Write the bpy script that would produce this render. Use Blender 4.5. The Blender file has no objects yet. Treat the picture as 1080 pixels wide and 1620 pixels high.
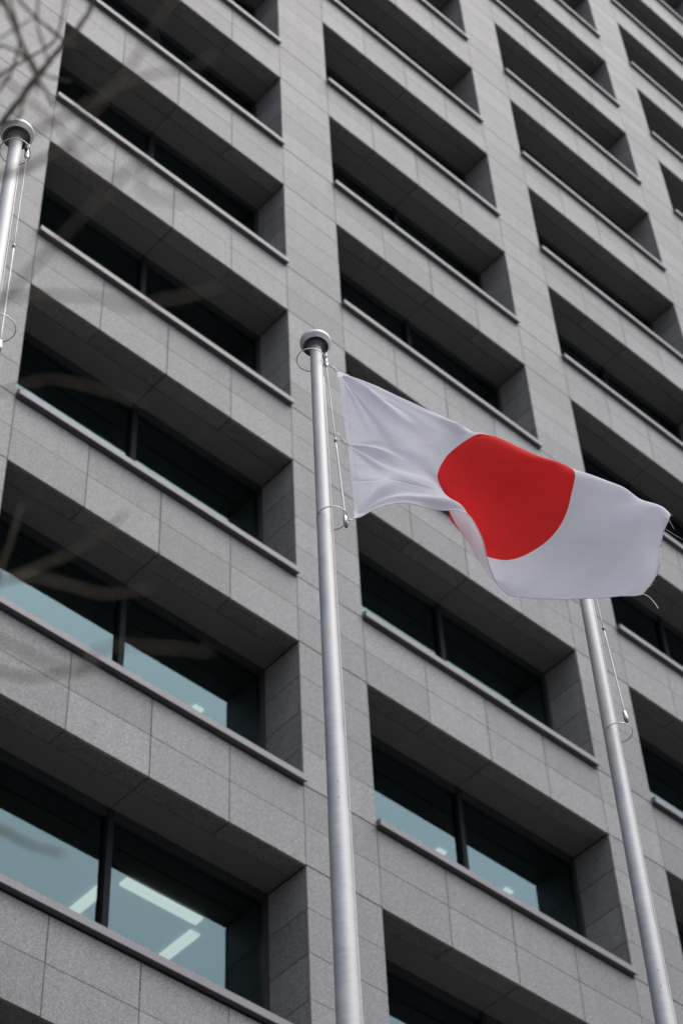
import bpy, bmesh, math, random
import numpy as np
from mathutils import Vector, Matrix

random.seed(7)
rng = np.random.default_rng(7)
sc = bpy.context.scene
C = sc.collection

# ------------------------------------------------------------------ camera
Z0 = 18.816                                   # height of the window head called floor 0
CAM = Vector((-13.4439, -14.6226, 1.6))
RIGHT = Vector((0.74326, -0.66793, -0.03787))
UP = Vector((-0.49662, -0.58878, 0.63774))
FWD = Vector((0.44826, 0.45520, 0.76932))
cam_data = bpy.data.cameras.new('camera')
cam = bpy.data.objects.new('camera', cam_data)
C.objects.link(cam)
m = Matrix((RIGHT, UP, -FWD)).transposed().to_4x4()
m.translation = CAM
cam.matrix_world = m
cam_data.sensor_fit = 'VERTICAL'
cam_data.sensor_height = 36.0
cam_data.lens = 36.0 * 3361.68 / 1620.0
cam_data.clip_start = 0.05
cam_data.clip_end = 3000
cam_data.dof.use_dof = True
cam_data.dof.focus_distance = 12.1
cam_data.dof.aperture_fstop = cam_data.lens / 1000 / 0.0235
cam_data.dof.aperture_blades = 0
sc.camera = cam

# ------------------------------------------------------------------ light
SUN_EL, SUN_AZ = math.radians(68), math.radians(158)     # azimuth from +Y towards +X
sun_dir = Vector((math.sin(SUN_AZ) * math.cos(SUN_EL), math.cos(SUN_AZ) * math.cos(SUN_EL), math.sin(SUN_EL)))
w = bpy.data.worlds.new('World')
sc.world = w
w.use_nodes = True
nt = w.node_tree
bg = nt.nodes['Background']
sky = nt.nodes.new('ShaderNodeTexSky')
sky.sky_type = 'NISHITA'
sky.sun_disc = False
sky.sun_elevation = SUN_EL
sky.sun_rotation = SUN_AZ
sky.air_density = 1.0
sky.dust_density = 4.0
sky.ozone_density = 1.5
hs = nt.nodes.new('ShaderNodeHueSaturation')
hs.inputs['Saturation'].default_value = 0.58
nt.links.new(sky.outputs[0], hs.inputs['Color'])
nt.links.new(hs.outputs[0], bg.inputs['Color'])
bg.inputs['Strength'].default_value = 0.14
sl = bpy.data.lights.new('sun', 'SUN')
sl.energy = 1.1
sl.angle = math.radians(75)
sl.color = (1.0, 0.985, 0.96)
so = bpy.data.objects.new('sun', sl)
so.rotation_euler = sun_dir.to_track_quat('Z', 'Y').to_euler()
so.location = (0, -30, 60)
C.objects.link(so)
sc.view_settings.view_transform = 'Standard'
sc.view_settings.look = 'None'
sc.view_settings.exposure = 0.60
sc.view_settings.gamma = 1.0
sc.cycles.max_bounces = 7
sc.cycles.diffuse_bounces = 3
sc.cycles.glossy_bounces = 4
sc.cycles.caustics_reflective = False
sc.cycles.caustics_refractive = False

# ------------------------------------------------------------------ materials
def new_mat(name):
    mt = bpy.data.materials.new(name)
    mt.use_nodes = True
    n = mt.node_tree
    return mt, n, n.nodes['Principled BSDF']

def N(n, kind, **kw):
    nd = n.nodes.new(kind)
    for k, v in kw.items():
        setattr(nd, k, v)
    return nd

def math_node(n, op, a, b=None):
    nd = N(n, 'ShaderNodeMath', operation=op)
    for i, v in enumerate((a, b)):
        if v is None: continue
        if hasattr(v, 'links'): n.links.new(v, nd.inputs[i])
        else: nd.inputs[i].default_value = v
    return nd.outputs[0]

def ramp(n, fac, stops):
    r = N(n, 'ShaderNodeValToRGB')
    el = r.color_ramp.elements
    while len(el) < len(stops): el.new(0.5)
    for e, (p, c) in zip(el, stops):
        e.position = p
        e.color = (*c, 1)
    n.links.new(fac, r.inputs[0])
    return r.outputs[0]

def granite(name, dark, mid, light, rough=0.58, bump=0.35, tint=(1, 1, 1)):
    mt, n, b = new_mat(name)
    geo = N(n, 'ShaderNodeNewGeometry')
    info = N(n, 'ShaderNodeObjectInfo')
    att = N(n, 'ShaderNodeAttribute', attribute_name='rnd')
    no = N(n, 'ShaderNodeTexNoise'); no.inputs['Scale'].default_value = 55; no.inputs['Detail'].default_value = 3; no.inputs['Roughness'].default_value = 0.75
    n.links.new(geo.outputs['Position'], no.inputs['Vector'])
    no2 = N(n, 'ShaderNodeTexVoronoi'); no2.inputs['Scale'].default_value = 85
    n.links.new(geo.outputs['Position'], no2.inputs['Vector'])
    big = N(n, 'ShaderNodeTexNoise'); big.inputs['Scale'].default_value = 0.9; big.inputs['Detail'].default_value = 5
    mp = N(n, 'ShaderNodeMapping'); mp.inputs['Scale'].default_value = (1.6, 1.6, 0.5)
    n.links.new(geo.outputs['Position'], mp.inputs[0]); n.links.new(mp.outputs[0], big.inputs['Vector'])
    f = math_node(n, 'ADD', math_node(n, 'MULTIPLY', no.outputs['Fac'], 0.72), math_node(n, 'MULTIPLY', no2.outputs['Color'], 0.28))
    col = ramp(n, f, [(0.34, dark), (0.5, mid), (0.66, light)])
    # each slab was cut from a slightly different block; rain leaves soft streaks
    r = math_node(n, 'ADD', info.outputs['Random'], att.outputs['Fac'])
    r = math_node(n, 'FRACT', r)
    slab = math_node(n, 'ADD', 0.86, math_node(n, 'MULTIPLY', r, 0.28))
    stk = N(n, 'ShaderNodeTexNoise'); stk.inputs['Scale'].default_value = 1.0; stk.inputs['Detail'].default_value = 4
    mp2 = N(n, 'ShaderNodeMapping'); mp2.inputs['Scale'].default_value = (5.0, 5.0, 0.35)
    n.links.new(geo.outputs['Position'], mp2.inputs[0]); n.links.new(mp2.outputs[0], stk.inputs['Vector'])
    wear = math_node(n, 'ADD', 0.79, math_node(n, 'ADD', math_node(n, 'MULTIPLY', big.outputs['Fac'], 0.16), math_node(n, 'MULTIPLY', stk.outputs['Fac'], 0.26)))
    k = math_node(n, 'MULTIPLY', slab, wear)
    mix = N(n, 'ShaderNodeVectorMath', operation='SCALE')
    n.links.new(col, mix.inputs[0]); n.links.new(k, mix.inputs['Scale'])
    n.links.new(mix.outputs[0], b.inputs['Base Color'])
    b.inputs['Roughness'].default_value = rough
    b.inputs['Specular IOR Level'].default_value = 0.45
    bp = N(n, 'ShaderNodeBump'); bp.inputs['Strength'].default_value = bump; bp.inputs['Distance'].default_value = 0.004
    n.links.new(f, bp.inputs['Height']); n.links.new(bp.outputs[0], b.inputs['Normal'])
    return mt

def plain(name, col, rough=0.5, metal=0.0, var=0.1, scale=6.0, spec=0.5):
    mt, n, b = new_mat(name)
    tc = N(n, 'ShaderNodeNewGeometry')
    no = N(n, 'ShaderNodeTexNoise'); no.inputs['Scale'].default_value = scale; no.inputs['Detail'].default_value = 5
    n.links.new(tc.outputs['Position'], no.inputs['Vector'])
    lo = tuple(c * (1 - var) for c in col); hi = tuple(c * (1 + var) for c in col)
    n.links.new(ramp(n, no.outputs['Fac'], [(0.3, lo), (0.7, hi)]), b.inputs['Base Color'])
    b.inputs['Roughness'].default_value = rough
    b.inputs['Metallic'].default_value = metal
    b.inputs['Specular IOR Level'].default_value = spec
    return mt

M = {}
M['granite'] = granite('flamed_granite', (0.082, 0.082, 0.082), (0.190, 0.189, 0.189), (0.335, 0.334, 0.333))
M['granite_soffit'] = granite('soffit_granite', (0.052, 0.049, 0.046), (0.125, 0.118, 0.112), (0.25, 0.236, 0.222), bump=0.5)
M['soffit'] = plain('soffit_metal', (0.12, 0.118, 0.118), 0.6, 0.0, 0.05, 3)
M['joint'] = plain('joint_sealant', (0.03, 0.029, 0.028), 0.9, 0, 0.2, 3, 0.1)
M['sill'] = plain('sill_aluminium', (0.155, 0.152, 0.158), 0.5, 0.3, 0.08, 2.5)
M['frame'] = plain('window_frame_paint', (0.018, 0.022, 0.024), 0.45, 0.2, 0.1, 2)
M['mullion'] = plain('mullion_paint', (0.010, 0.012, 0.015), 0.7, 0.0, 0.1, 2, 0.1)
M['ceiling'] = plain('office_ceiling', (0.62, 0.64, 0.62), 0.9, 0, 0.05, 1)
M['interior'] = plain('office_wall', (0.5, 0.51, 0.5), 0.9, 0, 0.1, 1)
M['floor'] = plain('office_carpet', (0.16, 0.16, 0.155), 0.95, 0, 0.1, 1)
M['black'] = plain('black_plastic', (0.02, 0.02, 0.022), 0.5)
M['steel'] = plain('polished_steel', (0.55, 0.55, 0.57), 0.22, 1.0, 0.08, 60)
M['cable'] = plain('halyard_sheath', (0.74, 0.74, 0.72), 0.45, 0.0, 0.1, 80)
M['cap_rim'] = plain('cap_rim', (0.52, 0.52, 0.52), 0.45, 0.3, 0.06, 20)
M['cap_ring'] = plain('cap_ring', (0.40, 0.40, 0.40), 0.5, 0.2, 0.08, 20)
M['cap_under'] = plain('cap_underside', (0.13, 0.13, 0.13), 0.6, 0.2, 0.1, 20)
M['bark'] = plain('bark', (0.10, 0.083, 0.066), 0.9, 0, 0.45, 40, 0.2)
M['lit_bark'] = plain('lit_bark', (0.125, 0.105, 0.08), 0.9, 0, 0.4, 40, 0.2)  # same bark, with the light on the lower twigs put into its colour
M['thread'] = plain('frayed_thread', (0.72, 0.71, 0.75), 0.9, 0, 0.1, 30, 0.1)
M['paving'] = granite('plaza_paving', (0.11, 0.11, 0.11), (0.185, 0.184, 0.182), (0.28, 0.277, 0.272))
M['concrete'] = plain('concrete', (0.30, 0.295, 0.285), 0.9, 0, 0.15, 3, 0.2)

# glass: partly reflecting, dark teal body tint
mt, n, b = new_mat('tinted_window_glass')
n.nodes.remove(b)
out = n.nodes['Material Output']
gl = N(n, 'ShaderNodeBsdfGlossy'); gl.inputs['Roughness'].default_value = 0.0
gl.inputs['Color'].default_value = (0.47, 0.69, 0.76, 1)
tr = N(n, 'ShaderNodeBsdfTransparent'); tr.inputs['Color'].default_value = (0.36, 0.46, 0.40, 1)
fr = N(n, 'ShaderNodeFresnel'); fr.inputs['IOR'].default_value = 1.95
mx = N(n, 'ShaderNodeMixShader')
n.links.new(fr.outputs[0], mx.inputs[0]); n.links.new(tr.outputs[0], mx.inputs[1]); n.links.new(gl.outputs[0], mx.inputs[2])
n.links.new(mx.outputs[0], out.inputs['Surface'])
M['glass'] = mt

# ceiling lamp: louvred tube fitting that is switched on
mt, n, b = new_mat('lit_tube_fitting')
tc = N(n, 'ShaderNodeTexCoord')
wv = N(n, 'ShaderNodeTexWave', wave_type='BANDS', bands_direction='X'); wv.inputs['Scale'].default_value = 14
n.links.new(tc.outputs['Object'], wv.inputs['Vector'])
n.links.new(ramp(n, wv.outputs['Fac'], [(0.2, (0.66, 0.60, 0.58)), (0.6, (1.0, 0.90, 0.88))]), b.inputs['Emission Color'])
b.inputs['Emission Strength'].default_value = 0.75
b.inputs['Base Color'].default_value = (0.8, 0.8, 0.8, 1)
M['lamp'] = mt

# brushed aluminium pole
mt, n, b = new_mat('brushed_aluminium')
tc = N(n, 'ShaderNodeTexCoord')
mp = N(n, 'ShaderNodeMapping'); mp.inputs['Scale'].default_value = (4, 4, 90)
no = N(n, 'ShaderNodeTexNoise'); no.inputs['Scale'].default_value = 1.0; no.inputs['Detail'].default_value = 6
n.links.new(tc.outputs['Object'], mp.inputs[0]); n.links.new(mp.outputs[0], no.inputs['Vector'])
st = N(n, 'ShaderNodeTexNoise'); st.inputs['Scale'].default_value = 7.0; st.inputs['Detail'].default_value = 8; st.inputs['Roughness'].default_value = 0.7
n.links.new(tc.outputs['Object'], st.inputs['Vector'])
f = math_node(n, 'ADD', math_node(n, 'MULTIPLY', no.outputs['Fac'], 0.4), math_node(n, 'MULTIPLY', st.outputs['Fac'], 0.6))
n.links.new(ramp(n, f, [(0.3, (0.28, 0.28, 0.28)), (0.7, (0.48, 0.48, 0.48))]), b.inputs['Base Color'])
n.links.new(ramp(n, f, [(0.3, (0.40,) * 3), (0.7, (0.62,) * 3)]), b.inputs['Roughness'])
b.inputs['Metallic'].default_value = 0.62
bp = N(n, 'ShaderNodeBump'); bp.inputs['Strength'].default_value = 0.12; bp.inputs['Distance'].default_value = 0.002
n.links.new(no.outputs['Fac'], bp.inputs['Height']); n.links.new(bp.outputs[0], b.inputs['Normal'])
M['pole'] = mt

# flag cloth: dyed disc, fold creases, weave; thin enough to let light through
mt, n, b = new_mat('flag_cloth')
out = n.nodes['Material Output']
uv = N(n, 'ShaderNodeUVMap', uv_map='UVMap')
sx = N(n, 'ShaderNodeSeparateXYZ')
n.links.new(uv.outputs[0], sx.inputs[0])
U, V = sx.outputs[0], sx.outputs[1]            # metres from the hoist, metres below the top edge
du = math_node(n, 'SUBTRACT', U, 1.05); dv = math_node(n, 'SUBTRACT', V, 0.70)
rad = math_node(n, 'SQRT', math_node(n, 'ADD', math_node(n, 'MULTIPLY', du, du), math_node(n, 'MULTIPLY', dv, dv)))
disc = ramp(n, math_node(n, 'MULTIPLY', math_node(n, 'SUBTRACT', rad, 0.37), 10.0), [(0.49, (1, 1, 1)), (0.51, (0, 0, 0))])
cm = N(n, 'ShaderNodeMix', data_type='RGBA')
n.links.new(disc, cm.inputs[0])
soil = N(n, 'ShaderNodeTexNoise'); soil.inputs['Scale'].default_value = 3.0; soil.inputs['Detail'].default_value = 6
n.links.new(uv.outputs[0], soil.inputs['Vector'])
n.links.new(ramp(n, soil.outputs['Fac'], [(0.3, (0.85, 0.845, 0.91)), (0.7, (0.885, 0.88, 0.94))]), cm.inputs[6])
cm.inputs[7].default_value = (0.86, 0.035, 0.036, 1)
b.inputs['Roughness'].default_value = 0.85
b.inputs['Specular IOR Level'].default_value = 0.15
b.inputs['Sheen Weight'].default_value = 0.1
n.links.new(cm.outputs[2], b.inputs['Base Color'])
tl = N(n, 'ShaderNodeBsdfTranslucent')
n.links.new(cm.outputs[2], tl.inputs['Color'])
mx = N(n, 'ShaderNodeMixShader'); mx.inputs[0].default_value = 0.46
n.links.new(b.outputs[0], mx.inputs[1]); n.links.new(tl.outputs[0], mx.inputs[2])
n.links.new(mx.outputs[0], out.inputs['Surface'])
def crease(coord, at, width):
    d = math_node(n, 'ABSOLUTE', math_node(n, 'SUBTRACT', coord, at))
    return math_node(n, 'MAXIMUM', 0.0, math_node(n, 'SUBTRACT', 1.0, math_node(n, 'DIVIDE', d, width)))
h = None
for cd, at, wd, amp in ((V, 0.70, 0.012, 0.65), (V, 1.05, 0.012, -0.7), (V, 0.36, 0.010, 0.2), (U, 1.05, 0.009, 0.3), (U, 1.78, 0.009, 0.3), (U, 0.55, 0.008, 0.08), (U, 0.035, 0.004, -0.6), (V, 1.378, 0.004, -0.6), (V, 0.02, 0.004, -0.6)):
    t = math_node(n, 'MULTIPLY', crease(cd, at, wd), amp)
    h = t if h is None else math_node(n, 'ADD', h, t)
wr = N(n, 'ShaderNodeTexNoise'); wr.inputs['Scale'].default_value = 1.0; wr.inputs['Detail'].default_value = 2.5; wr.inputs['Roughness'].default_value = 0.55; wr.inputs['Distortion'].default_value = 0.6
mp = N(n, 'ShaderNodeMapping'); mp.inputs['Scale'].default_value = (4, 8, 1); mp.inputs['Rotation'].default_value = (0, 0, 0.5)
n.links.new(uv.outputs[0], mp.inputs[0]); n.links.new(mp.outputs[0], wr.inputs['Vector'])
h = math_node(n, 'ADD', h, math_node(n, 'MULTIPLY', wr.outputs['Fac'], 2.6))
# hoist stitching pulls the tape into short ripples
sw = math_node(n, 'MULTIPLY', math_node(n, 'SINE', math_node(n, 'MULTIPLY', V, 230.0)), math_node(n, 'MULTIPLY', crease(U, 0.02, 0.04), 0.14))
h = math_node(n, 'ADD', h, sw)
bp = N(n, 'ShaderNodeBump'); bp.inputs['Strength'].default_value = 0.55; bp.inputs['Distance'].default_value = 0.006
n.links.new(h, bp.inputs['Height'])
n.links.new(bp.outputs[0], b.inputs['Normal']); n.links.new(bp.outputs[0], tl.inputs['Normal'])
M['flag'] = mt

# ------------------------------------------------------------------ mesh helpers
def box_data(x0, x1, y0, y1, z0, z1):
    v = [(x0, y0, z0), (x1, y0, z0), (x1, y1, z0), (x0, y1, z0), (x0, y0, z1), (x1, y0, z1), (x1, y1, z1), (x0, y1, z1)]
    f = [(0, 3, 2, 1), (4, 5, 6, 7), (0, 1, 5, 4), (1, 2, 6, 5), (2, 3, 7, 6), (3, 0, 4, 7)]
    return v, f

class MB:
    def __init__(s): s.v = []; s.f = []; s.r = []
    def box(s, *a, rnd=0.0):
        v, f = box_data(*a); o = len(s.v)
        s.v += v; s.f += [tuple(i + o for i in q) for q in f]; s.r += [rnd] * len(f); return s
    def tube(s, pts, rads, seg=10, cap=True):
        pts = [Vector(p) for p in pts]
        if not hasattr(rads, '__len__'): rads = [rads] * len(pts)
        o = len(s.v); prev = None
        for i, p in enumerate(pts):
            t = (pts[min(i + 1, len(pts) - 1)] - pts[max(i - 1, 0)]).normalized()
            if prev is None:
                a = t.orthogonal().normalized()
            else:
                a = (prev - t * prev.dot(t)).normalized()
            prev = a; bb = t.cross(a)
            for k in range(seg):
                an = 2 * math.pi * k / seg
                s.v.append(tuple(p + (a * math.cos(an) + bb * math.sin(an)) * rads[i]))
        for i in range(len(pts) - 1):
            for k in range(seg):
                k2 = (k + 1) % seg
                s.f.append((o + i * seg + k, o + i * seg + k2, o + (i + 1) * seg + k2, o + (i + 1) * seg + k))
        if cap:
            s.f.append(tuple(o + k for k in reversed(range(seg))))
            s.f.append(tuple(o + (len(pts) - 1) * seg + k for k in range(seg)))
        s.r += [0.0] * (len(s.f) - len(s.r)); return s
    def lathe(s, prof, seg=40, c=(0, 0, 0)):
        o = len(s.v)
        for r, z in prof:
            for k in range(seg):
                an = 2 * math.pi * k / seg
                s.v.append((c[0] + r * math.cos(an), c[1] + r * math.sin(an), c[2] + z))
        for i in range(len(prof) - 1):
            for k in range(seg):
                k2 = (k + 1) % seg
                s.f.append((o + i * seg + k, o + i * seg + k2, o + (i + 1) * seg + k2, o + (i + 1) * seg + k))
        s.r += [0.0] * (len(s.f) - len(s.r)); return s
    def mesh(s, name, mat, smooth=False, rnd=False):
        me = bpy.data.meshes.new(name)
        me.from_pydata(s.v, [], s.f)
        me.materials.append(mat)
        if smooth:
            me.polygons.foreach_set('use_smooth', [True] * len(me.polygons))
        if rnd:
            a = me.attributes.new('rnd', 'FLOAT', 'FACE'); a.data.foreach_set('value', s.r)
        me.update()
        return me
    def build(s, name, mat, parent=None, smooth=False, rnd=False, loc=None):
        return link(name, s.mesh(name, mat, smooth, rnd), parent, loc)

def link(name, me, parent=None, loc=None):
    o = bpy.data.objects.new(name, me)
    C.objects.link(o)
    if loc is not None: o.location = loc
    if parent is not None: o.parent = parent
    return o

def tag(o, label, cat, group=None):
    o['label'] = label; o['category'] = cat
    if group: o['group'] = group
    return o

def smooth_path(pts, k=4):
    P = [Vector(p) for p in pts]; out = []
    for i in range(len(P) - 1):
        a, b_, c, d = P[max(i - 1, 0)], P[i], P[i + 1], P[min(i + 2, len(P) - 1)]
        for j in range(k):
            t = j / k
            out.append(0.5 * ((2 * b_) + (c - a) * t + (2 * a - 5 * b_ + 4 * c - d) * t * t + (3 * b_ - a - 3 * c + d) * t ** 3))
    out.append(P[-1]); return out

def project(p):
    d = Vector(p) - CAM
    z = d.dot(FWD)
    if z <= 0.1: return None
    return 540 + 3361.68 * d.dot(RIGHT) / z, 810 - 3361.68 * d.dot(UP) / z, z

def in_view(p, margin=70):
    q = project(p)
    return q is not None and -margin < q[0] < 1080 + margin and -margin < q[1] < 1620 + margin

# ------------------------------------------------------------------ ground
g = MB()
S = 600
g.v = [(-S, -S, 0), (S, -S, 0), (S, S, 0), (-S, S, 0)]; g.f = [(0, 1, 2, 3)]; g.r = [0]
go = g.build('ground', M['paving'])
go['kind'] = 'structure'

# ------------------------------------------------------------------ office building
PER, OPEN, H = 6.1406, 4.8919, 4.0
COL = PER - OPEN
ROW = H / 6
REC = 0.72
DEPTH = 24.0
SPT = 2 * ROW                                  # top of the spandrel above the window head below
BAYS = range(-3, 7)
FLOORS = range(-4, 17)
bld = bpy.data.objects.new('office_building', None)
bld.location = (0, 0, 0)
C.objects.link(bld)
tag(bld, 'tall grey granite office tower with deep rows of recessed dark windows behind the flagpoles', 'building')
zh = lambda nfl: Z0 + H * nfl                  # window head height of a floor
x_first = BAYS[0] * PER - OPEN - COL
x_last = BAYS[-1] * PER + COL
z_top = zh(FLOORS[-1]) + SPT

GAP, WIDE = 0.0045, 0.011                       # half joint widths
kinds = {}
def panel(kind, key, dims, loc, mat):
    kinds.setdefault(kind, []).append((key, dims, Vector(loc), mat))

for i in BAYS:
    xr = i * PER; xl = xr - OPEN
    pw = OPEN / 4
    for nfl in FLOORS:
        z = zh(nfl)
        # spandrel above this window: two rows of four slabs
        for c in range(4):
            for r in range(2):
                a = xl + c * pw + (WIDE if c == 0 else GAP); b_ = xl + (c + 1) * pw - (WIDE if c == 3 else GAP)
                z0 = z + r * ROW + (0.0 if r == 0 else GAP); z1 = z + (r + 1) * ROW - (GAP if r == 0 else 0.05)
                cx, cz = (a + b_) / 2, (z0 + z1) / 2
                panel('spandrel_panel', ('s', c in (0, 3) and c, r), (b_ - a, 0.045, z1 - z0), (cx, 0.0225, cz), 'granite')
            # stone strip under the spandrel
            a = xl + c * pw + (WIDE if c == 0 else GAP); b_ = xl + (c + 1) * pw - (WIDE if c == 3 else GAP)
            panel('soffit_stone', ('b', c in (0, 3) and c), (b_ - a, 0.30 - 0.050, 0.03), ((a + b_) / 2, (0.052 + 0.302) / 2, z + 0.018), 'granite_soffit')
        for c in range(2):
            a = xl + c * OPEN / 2 + 0.006; b_ = xl + (c + 1) * OPEN / 2 - 0.006
            panel('soffit_panel', ('m', c), (b_ - a, REC - 0.315, 0.02), ((a + b_) / 2, (0.315 + REC) / 2, z + 0.022), 'soffit')
        # reveals: four slabs each side of the opening below this head
        for side, x in ((-1, xr), (1, xl)):
            for r in range(4):
                z1 = z - r * ROW - (WIDE if r == 0 else 0.007); z0 = z - (r + 1) * ROW + 0.007
                xx = x + (0.024 if side < 0 else -0.024)
                panel('reveal_panel', ('r', r == 0), (0.04, REC - 0.055, z1 - z0), (xx, (0.055 + REC) / 2, (z0 + z1) / 2), 'granite')
for i in list(BAYS) + [BAYS[0] - 1]:
    xa = i * PER; xb = xa + COL
    for nfl in FLOORS:
        z = zh(nfl)
        for r in range(-4, 2):
            z0 = z + r * ROW; z1 = z0 + ROW
            z0 += WIDE if r in (0, 2) else GAP
            z1 -= WIDE if r in (-1, 1) else GAP
            if r == -4: z0 += WIDE - GAP
            panel('column_panel', ('c', r in (-4, 0), r in (-1, 1)), (COL, 0.045, z1 - z0), ((xa + xb) / 2, 0.0225, (z0 + z1) / 2), 'granite')

for kind, lst in kinds.items():
    lst.sort(key=lambda q: (not in_view(q[2], 40), (q[2] - CAM).length))
    cache = {}
    rest = MB()
    for k, (key, d, loc, mat) in enumerate(lst):
        if k < 300 and in_view(loc, 60):
            if key not in cache:
                v, f = box_data(-d[0] / 2, d[0] / 2, -d[1] / 2, d[1] / 2, -d[2] / 2, d[2] / 2)
                mb = MB(); mb.v = v; mb.f = f; mb.r = [0] * 6
                cache[key] = mb.mesh(kind, M[mat])
            o = link(kind, cache[key], bld, loc + Vector((0, random.uniform(-0.0012, 0.0012), 0)))
        else:
            rest.box(loc.x - d[0] / 2, loc.x + d[0] / 2, loc.y - d[1] / 2, loc.y + d[1] / 2, loc.z - d[2] / 2, loc.z + d[2] / 2, rnd=random.random())
    ro = rest.build(kind + '_field', M[lst[0][3]], bld, rnd=True)
    ro['kind'] = 'stuff'

# backing behind the slabs (shows only as the dark joints), floor plates and inner walls
core = MB()
for nfl in FLOORS:
    z = zh(nfl)
    core.box(x_first + 0.06, x_last - 0.06, 0.05, REC + 0.05, z + 0.036, z + SPT + 0.03)
for i in list(BAYS) + [BAYS[0] - 1]:
    core.box(i * PER + 0.047, i * PER + COL - 0.047, 0.0465, REC + 0.06, 0.0, z_top - 0.03)
core.build('wall_core', M['joint'], bld)
ceil = MB(); flo = MB()
for nfl in FLOORS:
    z = zh(nfl)
    ceil.box(x_first + 0.3, x_last - 0.3, REC + 0.14, DEPTH - 0.3, z + 0.06, z + 0.12)
    flo.box(x_first + 0.3, x_last - 0.3, REC + 0.14, DEPTH - 0.3, z + 0.45, z + 0.75)
ceil.build('office_ceiling', M['ceiling'], bld)
flo.build('floor_slab', M['floor'], bld)
inn = MB()
inn.box(x_first + 0.3, x_last - 0.3, 9.0, 9.2, 0, z_top - 0.3)
inn.build('inner_wall', M['interior'], bld)
sh = MB()
sh.box(x_first, x_first + 0.3, 0.06, DEPTH, 0, z_top); sh.box(x_last - 0.3, x_last, 0.06, DEPTH, 0, z_top)
sh.box(x_first + 0.3, x_last - 0.3, DEPTH - 0.3, DEPTH, 0, z_top)
sh.build('side_wall', M['granite'], bld, rnd=True)
rf = MB(); rf.box(x_first + 0.3, x_last - 0.3, 0.8, DEPTH - 0.3, z_top - 0.25, z_top - 0.02)
rf.build('roof', M['concrete'], bld)

# windows: frame > mullion, panes, sill
WH = H - SPT                                   # opening height
SILL_T = SPT + 0.105                           # sill top above the head below
def win_frame():
    mb = MB(); hw = OPEN / 2
    mb.box(-hw, hw, 0, 0.10, -0.14, 0.05)
    mb.box(-hw, -hw + 0.07, 0, 0.10, -WH + 0.10, -0.14)
    mb.box(hw - 0.07, hw, 0, 0.10, -WH + 0.10, -0.14)
    mb.box(-hw + 0.07, hw - 0.07, 0, 0.10, -WH + 0.06, -WH + 0.16)
    return mb
def win_mullion():
    return MB().box(-0.045, 0.045, -0.02, 0.11, -WH + 0.11, -0.02)
def win_pane(s):
    mb = MB(); hw = OPEN / 2
    a, b_ = (0.045, hw - 0.07) if s > 0 else (-hw + 0.07, -0.045)
    mb.v = [(a, 0.05, -WH + 0.16), (b_, 0.05, -WH + 0.16), (b_, 0.05, -0.14), (a, 0.05, -0.14)]; mb.f = [(0, 1, 2, 3)]; mb.r = [0]
    return mb
def win_sill():
    mb = MB(); hw = OPEN / 2 - 0.004
    prof = [(-REC - 0.085, -WH - 0.012), (-REC - 0.085, -WH + 0.094), (-REC - 0.070, -WH + 0.106), (0.0, -WH + 0.118), (0.0, -WH + 0.06), (-REC + 0.03, -WH + 0.055), (-REC + 0.03, -WH + 0.02), (-REC - 0.07, -WH + 0.015), (-REC - 0.07, -WH - 0.012)]
    k = len(prof)
    mb.v = [(-hw, y, z) for y, z in prof] + [(hw, y, z) for y, z in prof]
    mb.f = [(j, (j + 1) % k, k + (j + 1) % k, k + j) for j in range(k)] + [tuple(reversed(range(k))), tuple(range(k, 2 * k))]
    mb.r = [0] * len(mb.f)
    return mb
ME = {'window': win_frame().mesh('window', M['frame']), 'mullion': win_mullion().mesh('mullion', M['mullion']),
      'paneL': win_pane(-1).mesh('pane', M['glass']), 'paneR': win_pane(1).mesh('pane', M['glass']), 'sill': win_sill().mesh('sill', M['sill'])}
far = {'window_frame': (MB(), M['frame']), 'window_mullion': (MB(), M['mullion']), 'window_pane': (MB(), M['glass']), 'window_sill': (MB(), M['sill'])}
def add_far(key, mb, off):
    t = far[key][0]; o = len(t.v)
    t.v += [(x + off[0], y + off[1], z + off[2]) for x, y, z in mb.v]
    t.f += [tuple(j + o for j in q) for q in mb.f]; t.r += mb.r
for i in BAYS:
    for nfl in FLOORS:
        loc = Vector((i * PER - OPEN / 2, REC, zh(nfl)))
        pts = [loc + Vector((dx * OPEN / 2, -REC, -dz)) for dx in (-1, -0.5, 0, 0.5, 1) for dz in (0, WH / 2, WH)]
        if any(in_view(p, 20) for p in pts):
            wd = link('window', ME['window'], bld, loc)
            for nm, key in (('mullion', 'mullion'), ('pane', 'paneL'), ('pane', 'paneR'), ('sill', 'sill')):
                link(nm, ME[key], wd)
        else:
            add_far('window_frame', win_frame(), loc); add_far('window_mullion', win_mullion(), loc)
            add_far('window_pane', win_pane(-1), loc); add_far('window_pane', win_pane(1), loc); add_far('window_sill', win_sill(), loc)
for key, (mb, mat) in far.items():
    o = mb.build(key + '_field', mat, bld); o['kind'] = 'stuff'

# ceiling lamps in the lower offices
def lamp_mesh(L, W):
    return MB().box(-L / 2, L / 2, -W / 2, W / 2, -0.03, 0.0).mesh('ceiling_lamp', M['lamp'])
l_long, l_short = lamp_mesh(1.20, 0.15), lamp_mesh(0.95, 0.15)
for i in range(-1, 3):
    for nfl in range(-2, 2):
        xr = i * PER; z = zh(nfl) + 0.058
        for k in range(1 if i == 0 and nfl == 0 else 0):
            link('ceiling_lamp', l_long, bld, (xr - 0.90, 1.69, z))
        for dx in (-0.20, -1.62):
            o = link('ceiling_lamp', l_short, bld, (xr + dx, 2.36, z)); o.rotation_euler.z = math.pi / 2

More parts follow.
